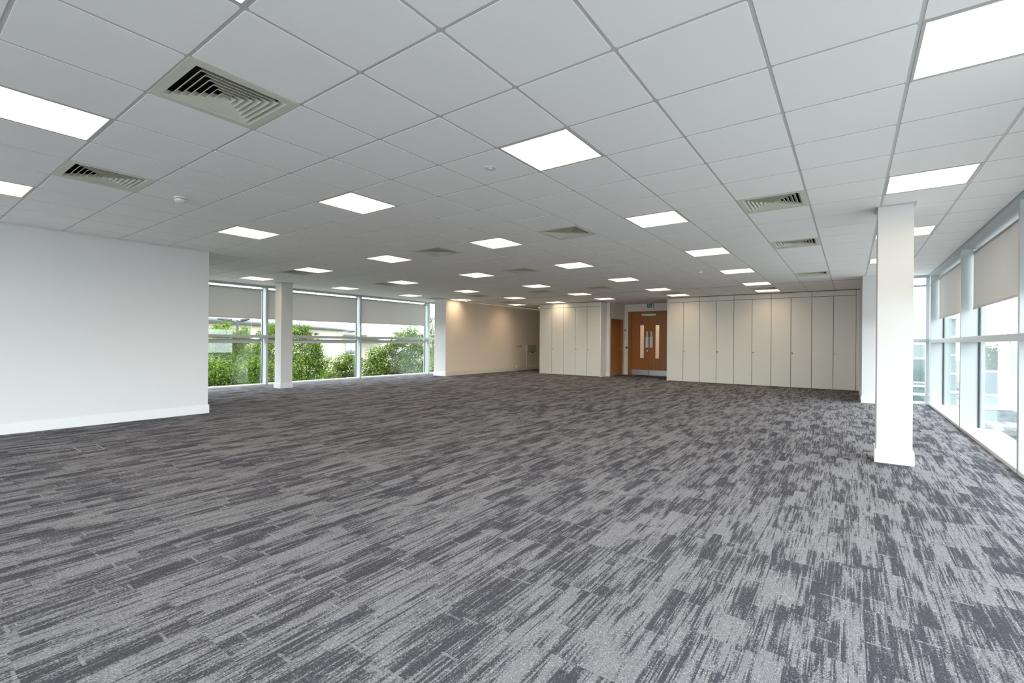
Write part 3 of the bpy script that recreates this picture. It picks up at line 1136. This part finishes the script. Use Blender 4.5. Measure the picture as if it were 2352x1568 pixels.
wallbox('card_reader', -4.825, 1.70, 0.065, 0.06, 0.03, M['dark'], 'small black reader high on wall left of double doors', 'reader')
wallbox('door_phone', -4.82, 1.44, 0.07, 0.24, 0.03, M['plastic'], 'white intercom handset on wall left of double doors', 'intercom')
wallbox('call_point', -4.772, 1.03, 0.087, 0.087, 0.03, M['green'], 'green break-glass box left of the double doors', 'call point')
wallbox('switch_plate', -4.765, 1.13, 0.07, 0.05, 0.012, M['plastic'], 'small white plate directly above green break-glass box', 'switch')
o = MB().box(-0.012, 0.012, -0.016, 0, 1.73, HC - DROP).build('cable_trunking', M['plastic'], None, (-4.795, YD, 0))
tag(o, 'thin white cable trunking rising from black reader to ceiling', 'trunking')

# fittings on the warm wall (facing +x)
t = tag(empty('electric_box', (XB, 16.2, 0.92)), 'grey distribution box on warm wall beside shorter cupboards', 'electric box')
MB().box(0, 0.11, -0.33, 0.33, -0.15, 0.155, 0.012).build('box_body', M['greyplastic'], t)
MB().box(0.11, 0.118, -0.30, 0.30, -0.12, 0.12, 0.003).build('box_lid', M['greyplastic'], t)
MB().box(0.03, 0.08, 0.12, 0.2, -0.185, -0.15).build('cable_gland', M['dark'], t)
o = MB().box(0, 0.02, -0.012, 0.012, 0.165, 0.77).build('cable_trunking', M['magnolia'], None, (XB, 15.97, 0))
tag(o, 'slim cream trunking below the grey distribution box', 'trunking')


def socket(y, z, w_, label, gang=1):
    t = empty('wall_socket', (XB, y, z))
    MB().box(0, 0.01, -w_ / 2, w_ / 2, -0.045, 0.045, 0.002).build('face_plate', M['greyplastic'] if z > 0.9 else M['plastic'], t)
    r = MB()
    for k in range(gang):
        yk = 0 if gang == 1 else (-w_ / 4 + k * w_ / 2)
        r.box(0.01, 0.015, yk - 0.012, yk + 0.012, -0.015, 0.015, 0.002)
    r.build('rocker', M['plastic'], t)
    return tag(t, label, 'socket')


socket(15.30, 1.02, 0.15, 'left plate of switch pair on warm wall', 2)
socket(15.50, 1.02, 0.15, 'right plate of switch pair on warm wall', 2)
socket(15.45, 0.385, 0.09, 'low single socket on warm wall above skirting')
for y, lb in ((12.82, 'white cable outlet on skirting at middle of warm wall'), (15.2, 'white cable outlet on skirting below switch pair')):
    t = empty('cable_outlet', (XB + T + 0.004, y, 0.165))
    MB().box(0, 0.03, -0.045, 0.045, -0.05, 0.05, 0.004).build('face_plate', M['plastic'], t)
    MB().cyl((0.03, 0, 0.0), (0.037, 0, 0.0), 0.012, 0.012, 12).build('outlet_hole', M['greyplastic'], t)
    tag(t, lb, 'outlet', 'cable outlets on the cream skirting')
t = tag(empty('wall_socket', (XA, 13.35, 0.33)), 'small white outlet low beside right end of long cupboards', 'socket')
MB().box(-0.012, 0, -0.045, 0.045, -0.045, 0.045, 0.002).build('face_plate', M['plastic'], t)
MB().box(-0.016, -0.012, -0.012, 0.012, -0.015, 0.015).build('rocker', M['plastic'], t)

# floor boxes set into the carpet
def floor_box(x, y, a, b, mt, label):
    t = empty('floor_box', (x, y, 0))
    f = MB()
    e = 0.008
    for q in ((-a, a, -b, -b + e), (-a, a, b - e, b), (-a, -a + e, -b + e, b - e), (a - e, a, -b + e, b - e)):
        f.box(*q, 0, 0.003)
    f.build('rim', mt, t)
    ob = MB().box(-a + e, a - e, -b + e, b - e, 0, 0.0015).build('lid', M['carpet'], t)
    tag(t, label, 'floor box', 'floor boxes in the carpet')


M['rim1'] = mat('beige_rim', (0.26, 0.25, 0.22), 0.5)
M['rim2'] = mat('grey_rim', (0.10, 0.10, 0.10), 0.5)
floor_box(-4.72, 0.51, 0.17, 0.10, M['rim1'], 'carpeted floor box with beige rim near the plain left wall')
floor_box(-2.41, 0.50, 0.10, 0.14, M['rim2'], 'carpeted floor box with dark grey rim left of picture centre')
floor_box(1.01, 5.70, 0.14, 0.11, M['rim2'], 'carpeted floor box with dark rim facing the long cupboards')

# ------------------------------------------------------------------ outside
GZ = -3.6
M['asphalt'] = mat('car_park_tarmac', (0.080, 0.073, 0.071), 0.9, noise=0.1, scale=1.5)
M['paving'] = mat('brown_block_paving', (0.080, 0.060, 0.054), 0.9, noise=0.15, scale=5)
M['clad'] = mat('cream_cladding', (0.40, 0.35, 0.285), 0.7)
M['roofw'] = mat('white_roof_sheet', (0.52, 0.52, 0.55), 0.5)
M['gutter'] = mat('silver_grey_gutter', (0.11, 0.11, 0.125), 0.4)
M['bglass'] = mat('blue_green_glazing', (0.05, 0.08, 0.08), 0.08)
M['green_glass'] = mat('pale_green_glazing', (0.05, 0.09, 0.08), 0.1)
M['palewall'] = mat('pale_render', (0.15, 0.175, 0.175), 0.7)
M['carwhite'] = mat('white_car_paint', (0.20, 0.20, 0.205), 0.2)
M['cardark'] = mat('dark_car_paint', (0.06, 0.08, 0.09), 0.2)
M['carglass'] = mat('tinted_car_glass', (0.05, 0.07, 0.08), 0.05)
M['tyre'] = mat('tyre_rubber', (0.02, 0.02, 0.02), 0.8)
M['headlamp'] = mat('car_lamp_lens', (0.6, 0.6, 0.6), 0.1)
M['taillamp'] = mat('red_lamp_lens', (0.35, 0.02, 0.02), 0.2)
M['cabin'] = mat('pale_blue_panel', (0.10, 0.115, 0.165), 0.5)
M['postgrey'] = mat('grey_steel_post', (0.035, 0.035, 0.04), 0.5)

o = MB().box(-160, 160, -60, 200, GZ - 0.5, GZ).build('ground', M['asphalt'])
tag(o, 'grey tarmac car park beyond the windows', 'ground', None, 'structure')
ap = MB().box(3.9, 18, -40, 24, 0, 0.02).box(-11, 3.9, -40, YB - 0.3, 0, 0.02).build('bounce_apron', mat('pale_bounce_ground', (0.34, 0.335, 0.325), 0.9, noise=0.06, scale=2), None, (0, 0, GZ))  # unseen pale ground, added to bounce daylight onto the ceiling
tag(ap, 'added pale apron, unseen, bouncing daylight up to the ceiling', 'paving', None, 'structure')
pv = MB().box(9.6, 16, 26, 44, 0, 0.03).build('block_paving', M['paving'], None, (0, 0, GZ))
tag(pv, 'brown block paving below the right windows', 'paving', None, 'structure')


lw = MB().box(-60, -11.2, -20, 60, 0, 0.03).build('lawn', mat('mown_grass', (0.03, 0.06, 0.012), 0.95, noise=0.3, scale=3), None, (0, 0, GZ))
tag(lw, 'mown grass under the trees outside left windows', 'lawn', None, 'structure')


def leaves(name, clumps, size, dens, mt, parent, loc, seed):
    """foliage: many small bent leaves gathered in layered clumps"""
    rs = np.random.RandomState(seed)
    P, F = [], []
    tot = 0
    for (x, y, z, r) in clumps:
        n = int(dens * r * r / (size * size))
        d = rs.normal(size=(n, 3))
        d /= np.linalg.norm(d, axis=1)[:, None]
        rad = r * (0.25 + 0.80 * rs.rand(n) ** 0.6) * (1 + 0.16 * rs.normal(size=n))
        p = np.array((x, y, z)) - np.array(loc) + d * rad[:, None] * np.array((1, 1, 0.82))
        up = d * 0.75 + np.array((0, 0, 0.8)) + rs.normal(size=(n, 3)) * 0.45
        up /= np.linalg.norm(up, axis=1)[:, None]
        a = np.cross(up, rs.normal(size=(n, 3)))
        a /= np.linalg.norm(a, axis=1)[:, None]
        b = np.cross(up, a)
        s = size * (0.6 + 0.7 * rs.rand(n))[:, None]
        v0 = p - a * s * 0.55
        v1 = p + b * s * 0.36 - up * s * 0.08
        v2 = p + a * s * 0.55 - up * s * 0.16
        v3 = p - b * s * 0.36 - up * s * 0.08
        P.append(np.stack([v0, v1, v2, v3], 1).reshape(-1, 3))
        tot += n
    P = np.concatenate(P).astype(np.float32)
    me = bpy.data.meshes.new(name)
    nv = len(P)
    me.vertices.add(nv)
    me.vertices.foreach_set('co', P.ravel())
    tri = (np.arange(tot)[:, None] * 4 + np.array([[0, 1, 2, 0, 2, 3]])).ravel().astype(np.int32)
    me.loops.add(len(tri))
    me.loops.foreach_set('vertex_index', tri)
    me.polygons.add(tot * 2)
    me.polygons.foreach_set('loop_start', np.arange(0, tot * 6, 3, dtype=np.int32))
    me.update(calc_edges=True)
    me.validate()
    me.materials.append(mt)
    o = link(name, me, parent)
    o['kind'] = 'stuff'
    return o


def tree(clumps, label, mt, size=0.13, dens=7.0, seed=1, group='trees outside the left windows', cat='tree', spray=3):
    cs = np.array(clumps)
    bx, by = cs[:, 0].mean(), cs[:, 1].mean()
    loc = (float(bx), float(by), GZ)
    t = tag(empty('leafy_tree', loc), label, cat, group)
    tk = MB()
    top = float(cs[:, 2].max()) - GZ - 0.3
    mid = top * 0.45
    tk.cyl((0, 0, 0), (0.03, 0.02, mid), 0.13, 0.09, 10).cyl((0.03, 0.02, mid), (0, 0, top * 0.85), 0.09, 0.03, 10)
    tk.build('trunk', M['bark'], t)
    br = MB()
    for x, y, z, r in clumps:
        br.cyl((0.02, 0.01, max(0.5, z - GZ - 0.7)), (x - bx, y - by, z - GZ), 0.03, 0.012, 6)
    br.build('branches', M['bark'], t)
    rs = random.Random(seed)
    more = []
    for x, y, z, r in clumps:                     # smaller sprays fill the crown between the main boughs
        for _ in range(spray):
            a = rs.uniform(0, 2 * PI)
            more.append((x + math.cos(a) * r * rs.uniform(0.2, 0.75), y + math.sin(a) * r * rs.uniform(0.2, 0.75), z - r * rs.uniform(0.3, 1.2), r * rs.uniform(0.45, 0.7)))
    leaves('foliage', [(x, y, z, r * 1.08) for x, y, z, r in clumps] + more, size, dens, mt, t, loc, seed)
    return t


TREES = [
    [(-23.9, 9.26, 1.3, 0.55), (-24.03, 9.61, 1.53, 0.49), (-24.48, 9.73, 1.89, 0.2), (-23.38, 9.75, 1.68, 0.4), (-23.77, 9.91, 2.05, 0.2), (-23.79, 10.34, 1.31, 0.45), (-22.73, 10.33, 1.69, 0.31), (-23.14, 10.48, 1.32, 0.45), (-24.62, 9.85, 0.74, 0.68), (-24.55, 9.12, 0.75, 0.66), (-23.68, 10.19, 0.64, 0.63)],
    [(-18.15, 7.24, -0.0, 0.69), (-19.11, 6.99, 0.14, 0.7), (-18.28, 8.04, -0.22, 0.68), (-17.06, 8.15, 0.26, 0.49), (-17.52, 8.25, -0.55, 0.57), (-18.74, 7.82, -0.77, 0.72), (-17.08, 8.24, 0.95, 0.24)],
    [(-21.38, 10.96, 1.6, 0.56), (-21.39, 11.48, 1.71, 0.67), (-22.22, 11.4, 0.54, 0.68), (-20.98, 11.38, -0.31, 0.88), (-21.89, 11.24, -1.02, 0.71), (-22.77, 11.13, 1.49, 0.22), (-21.98, 10.8, -0.1, 0.44)],
    [(-16.73, 9.67, 1.64, 0.33), (-16.79, 10.09, 1.73, 0.24), (-17.35, 10.18, 1.03, 0.57), (-16.2, 10.17, 1.14, 0.32), (-16.67, 10.31, 0.58, 0.52), (-16.6, 10.85, 0.25, 0.38), (-16.75, 9.89, 0.12, 0.74), (-16.43, 10.59, -0.27, 0.52), (-17.34, 10.43, -0.88, 0.69), (-16.24, 10.38, 0.8, 0.26), (-16.96, 10.34, 1.46, 0.26)],
    [(-12.58, 8.96, 0.4, 0.37), (-12.63, 9.34, 0.61, 0.26), (-13.34, 9.25, -0.01, 0.37), (-12.21, 9.33, 0.28, 0.31), (-12.7, 9.39, -0.21, 0.45), (-13.62, 9.15, -0.39, 0.39), (-12.2, 9.44, 0.55, 0.19)],
    [(-14.58, 11.67, 0.17, 0.34), (-14.58, 12.12, 0.65, 0.42), (-14.49, 12.63, 0.84, 0.39), (-13.76, 12.38, 1.13, 0.3), (-14.39, 12.37, 0.12, 0.57), (-14.01, 13.09, 1.4, 0.43), (-13.22, 12.88, 1.68, 0.34), (-13.57, 13.08, 0.89, 0.61), (-14.23, 13.04, 0.1, 0.74), (-13.06, 13.11, 1.27, 0.45), (-13.24, 13.42, 0.31, 0.62), (-14.35, 11.84, -0.42, 0.52), (-13.11, 13.18, -0.59, 0.61), (-14.16, 12.87, -0.63, 0.62), (-14.76, 11.66, -0.4, 0.37)],
    [(-14.67, 15.31, 1.88, 0.28), (-14.74, 15.71, 1.5, 0.35), (-15.1, 15.89, 0.84, 0.44), (-14.41, 15.61, 0.21, 0.47), (-14.98, 15.64, -0.47, 0.48), (-15.16, 15.96, 2.39, 0.2), (-14.36, 15.76, 1.39, 0.35)],
    [(-27.77, 10.78, 0.56, 0.75), (-27.54, 11.39, 0.3, 0.76), (-27.31, 12.0, 0.68, 0.77), (-26.03, 12.15, 0.58, 0.66), (-26.05, 12.58, 0.06, 0.66), (-28.76, 11.06, -0.63, 0.93), (-27.24, 11.38, -0.83, 0.91), (-26.8, 12.15, -1.11, 0.92), (-26.43, 12.85, -1.39, 0.78), (-25.6, 12.68, 0.96, 0.36)],
]
TL = ['distant leafy tree with pointed tops beside lamp post, left of column', 'leafy green tree low in the window beside left wall',
      'leafy green tree directly behind the left white column', 'leafy green tree just right of the left white column',
      'low bright green bush in front of white building', 'broad leafy tree in the window nearest white pier',
      'slim leafy tree in the corner pane beside white pier',
      'bushy tree behind the others in the window beside left wall']
for n, cl in enumerate(TREES):
    tree(cl, TL[n], M['leaf2'] if n in (0, 4) else M['leaf1'], 0.072, 17.0, seed=n + 3)
# tree belt beyond the car park
BELT = [(14.2, 77.4), (16.6, 79.6), (19.0, 81.8), (21.4, 84.0), (9.2, 71.0), (16.1, 84.6), (18.9, 87.2)]
BLB = ['hazy tree beyond the car park, behind the pale blue cabin', 'hazy tree beyond the car park, right of pale blue cabin',
       'hazy tree beyond the far row of cars', 'hazy tree beyond the car park at right window edge', 'dark tree seen low past the glazed wing',
       'taller hazy tree in the rear row behind blue cabin', 'taller hazy tree in the rear row behind far cars']
for n, (x, y) in enumerate(BELT):
    up = 0.5 if n > 4 else 0.0
    cl = [(x + rnd.uniform(-0.3, 0.3), y + rnd.uniform(-0.3, 0.3), rnd.uniform(-2.9, 0.3) + up, rnd.uniform(0.62, 0.8)) for _ in range(18)]
    cl.append((x, y, 0.6 + up, 0.9))
    tree(cl, BLB[n], M['leaf3'], 0.26, 16.0, seed=40 + n, group='trees beyond the car park')

# white building left, façade running away along the view
bt = empty('office_building', (-40.34, 23.84, GZ), YAW + PI / 2)   # local x runs along the façade, y to the back
B_ = 0


def bpart(name, mb, mt):
    return mb.build(name, mt, bt)


ZG = 2.61 - GZ
bpart('wall', MB().box(-29, 80, 0.3, 22, 0, ZG - 0.25), M['clad'])
rf = MB()
prof = [(0.0, ZG), (1.0, ZG + 0.55), (3.0, ZG + 1.25), (6.0, ZG + 1.9), (10, ZG + 2.2), (22, ZG + 2.2), (22, ZG), (0.5, ZG - 0.25)]
rf.prism(prof, -29.2, 80.2, 'x')
bpart('roof', rf, M['roofw'])
gt = MB()
gt.cyl((-29.2, 0.0, ZG - 0.06), (80.2, 0.0, ZG - 0.06), 0.24, 0.24, 14)
bpart('gutter', gt, M['gutter'])
for k in range(6):
    zz, yy2 = [(ZG + 0.62, 1.05), (ZG + 1.05, 2.3), (ZG + 1.45, 3.7), (ZG + 1.75, 5.0), (ZG + 1.95, 6.5), (ZG + 2.1, 8)][k]
    bpart('roof_seam', MB().cyl((-29.2, yy2, zz), (80.2, yy2, zz), 0.035, 0.035, 6), M['roofw'])
for a, b in ((11.5, 15.5), (37, 44)):
    wf = bpart('window', MB().box(a, b, 0.2, 0.3, 2.0, 5.0), M['roofw'])
    for q in range(3):
        zc = 2.1 + q * 0.97
        MB().box(a + 0.12, (a + b) / 2 - 0.06, 0.15, 0.2, zc, zc + 0.85).build('window_pane', M['bglass'] if q else M['green_glass'], wf)
        MB().box((a + b) / 2 + 0.06, b - 0.12, 0.15, 0.2, zc, zc + 0.85).build('window_pane', M['bglass'] if q else M['green_glass'], wf)
cn = MB()
arc = [(11.0 + 16 * q / 12, 5.2 + 0.85 * math.sin(PI * (0.12 + 0.80 * q / 12))) for q in range(13)]
cn.prism(arc + [(26.2, 5.05), (11.8, 5.05)], -2.5, 0.3, 'y')
bpart('canopy', cn, M['roofw'])
bpart('wall_lamp', MB().box(2.9, 3.5, 0.05, 0.3, 5.35, 5.55), M['postgrey'])
tag(bt, 'low cream building with curved white roof beyond the left trees', 'building')

# lamp post
t = tag(empty('lamp_post', (-24.69, 10.85, GZ)), 'grey twin-arm lamp post above the left trees', 'lamp post')
MB().cyl((0, 0, 0), (0, 0, 5.85), 0.075, 0.065, 14).build('post', M['postgrey'], t)
d = Vector((_c, _s, 0))
for s, e in ((-1, 1.0), (1, 0.62)):
    MB().cyl((0, 0, 5.75), tuple(d * s * e * 0.45 + Vector((0, 0, 5.85))), 0.035, 0.03, 8).build('arm', M['postgrey'], t)
    p0 = d * s * e * 0.35 + Vector((0, 0, 5.85))
    p1 = d * s * e * 1.05 + Vector((0, 0, 5.93))
    MB().cyl(tuple(p0), tuple(p1), 0.10, 0.06, 8).build('lamp_head', M['postgrey'], t)

# neighbouring wing seen through the end window
nw = empty('glazed_wing', (3.85, 29.3, GZ))
MB().box(0, 1.45, 0.1, 6, 0, 4.85).build('wall', M['palewall'], nw)
for q in range(3):
    wf = MB().box(0.05, 1.40, 0.04, 0.10, 0.25 + q * 1.35, 1.5 + q * 1.35).build('window', M['frame'], nw)
    for a, b in ((0.11, 0.68), (0.77, 1.34)):
        MB().box(a, b, 0.02, 0.04, 0.33 + q * 1.35, 1.42 + q * 1.35).build('window_pane', M['green_glass'] if a < 0.5 else M['bglass'], wf)
tag(nw, 'pale green glazed wing of building seen past right column', 'building')
st = empty('stair_tower', (5.70, 30.0, GZ))
MB().box(0, 0.42, 0, 4, 0, 8.6).build('wall', M['palewall'], st)
MB().box(0.42, 0.66, 0.6, 4, 0, 8.8).build('glazed_side', M['green_glass'], st)
for q in range(7):
    MB().box(0.40, 0.72, -0.15, 0.6, 0.7 + q * 0.9, 0.78 + q * 0.9).build('stair_tread', M['roofw'], st)
tag(st, 'pale stair tower with white treads seen through far right window', 'building')

# pale blue cabin
t = tag(empty('storage_cabin', (12.4, 60.6, GZ)), 'pale blue storage cabin at the far side of car park', 'cabin')
MB().box(-1.6, 0.9, -1.2, 1.2, 0.12, 2.35, 0.03).build('cabin_body', M['cabin'], t)
MB().box(-1.66, 0.96, -1.26, 1.26, 2.35, 2.45).build('cabin_roof', M['roofw'], t)
MB().box(-1.2, -0.4, -1.24, -1.2, 0.2, 2.1, 0.005).build('cabin_door', M['roofw'], t)
MB().box(-1.6, 0.9, -1.2, 1.2, 0, 0.12).build('skid', M['postgrey'], t)


def car(x, y, rz, paint, label):
    t = tag(empty('parked_car', (x, y, GZ), rz), label, 'car', 'cars in the car park')
    b = MB()
    b.prism([(-2.1, 0.32), (2.1, 0.32), (2.15, 0.55), (2.08, 0.78), (1.1, 0.92), (-1.7, 0.98), (-2.1, 0.90), (-2.15, 0.55)], -0.86, 0.86, 'y')
    bmesh.ops.bevel(b.bm, geom=list(b.bm.edges), offset=0.06, segments=2, affect='EDGES')
    body = b.build('body', paint, t, smooth=True)
    g = MB()
    base = [(-1.75, -0.78, 0.95), (1.05, -0.78, 0.90), (1.05, 0.78, 0.90), (-1.75, 0.78, 0.95)]
    top = [(-1.25, -0.60, 1.40), (0.25, -0.60, 1.42), (0.25, 0.60, 1.42), (-1.25, 0.60, 1.40)]
    A = [g.bm.verts.new(p) for p in base]
    B = [g.bm.verts.new(p) for p in top]
    g.bm.faces.new(A)
    g.bm.faces.new(B)
    for q in range(4):
        g.bm.faces.new((A[q], A[(q + 1) % 4], B[(q + 1) % 4], B[q]))
    g.build('cabin_glass', M['carglass'], t)
    MB().box(-1.30, 0.30, -0.63, 0.63, 1.39, 1.46, 0.025).build('car_roof', paint, t)
    for sx in (-1.3, 1.32):
        for sy in (-1, 1):
            wh = MB().cyl((sx, sy * 0.70, 0.32), (sx, sy * 0.89, 0.32), 0.32, 0.32, 18).build('wheel', M['tyre'], t)
            MB().cyl((sx, sy * 0.89, 0.32), (sx, sy * 0.90, 0.32), 0.2, 0.19, 14).build('wheel_hub', M['chrome'], wh)
    for sy in (-1, 1):
        MB().box(2.06, 2.14, sy * 0.62 - 0.16, sy * 0.62 + 0.16, 0.6, 0.74, 0.02).build('headlamp', M['headlamp'], t)
        MB().box(-2.16, -2.09, sy * 0.66 - 0.12, sy * 0.66 + 0.12, 0.66, 0.84, 0.02).build('tail_lamp', M['taillamp'], t)


car(15.3, 66.5, 0.25, M['carwhite'], 'white car right in far row beyond pale blue cabin')
car(13.9, 68.6, 0.25, M['cardark'], 'dark car just right of the pale blue cabin')
car(18.2, 70.5, 0.25, M['carwhite'], 'white car at right end of the far row')
car(9.9, 43.5, -PI / 2 + 0.2, M['carwhite'], 'white car in middle of car park below blue cabin')
car(8.35, 34.3, -PI / 2 + 0.2, M['carwhite'], 'nearest white car just above the right window sill')
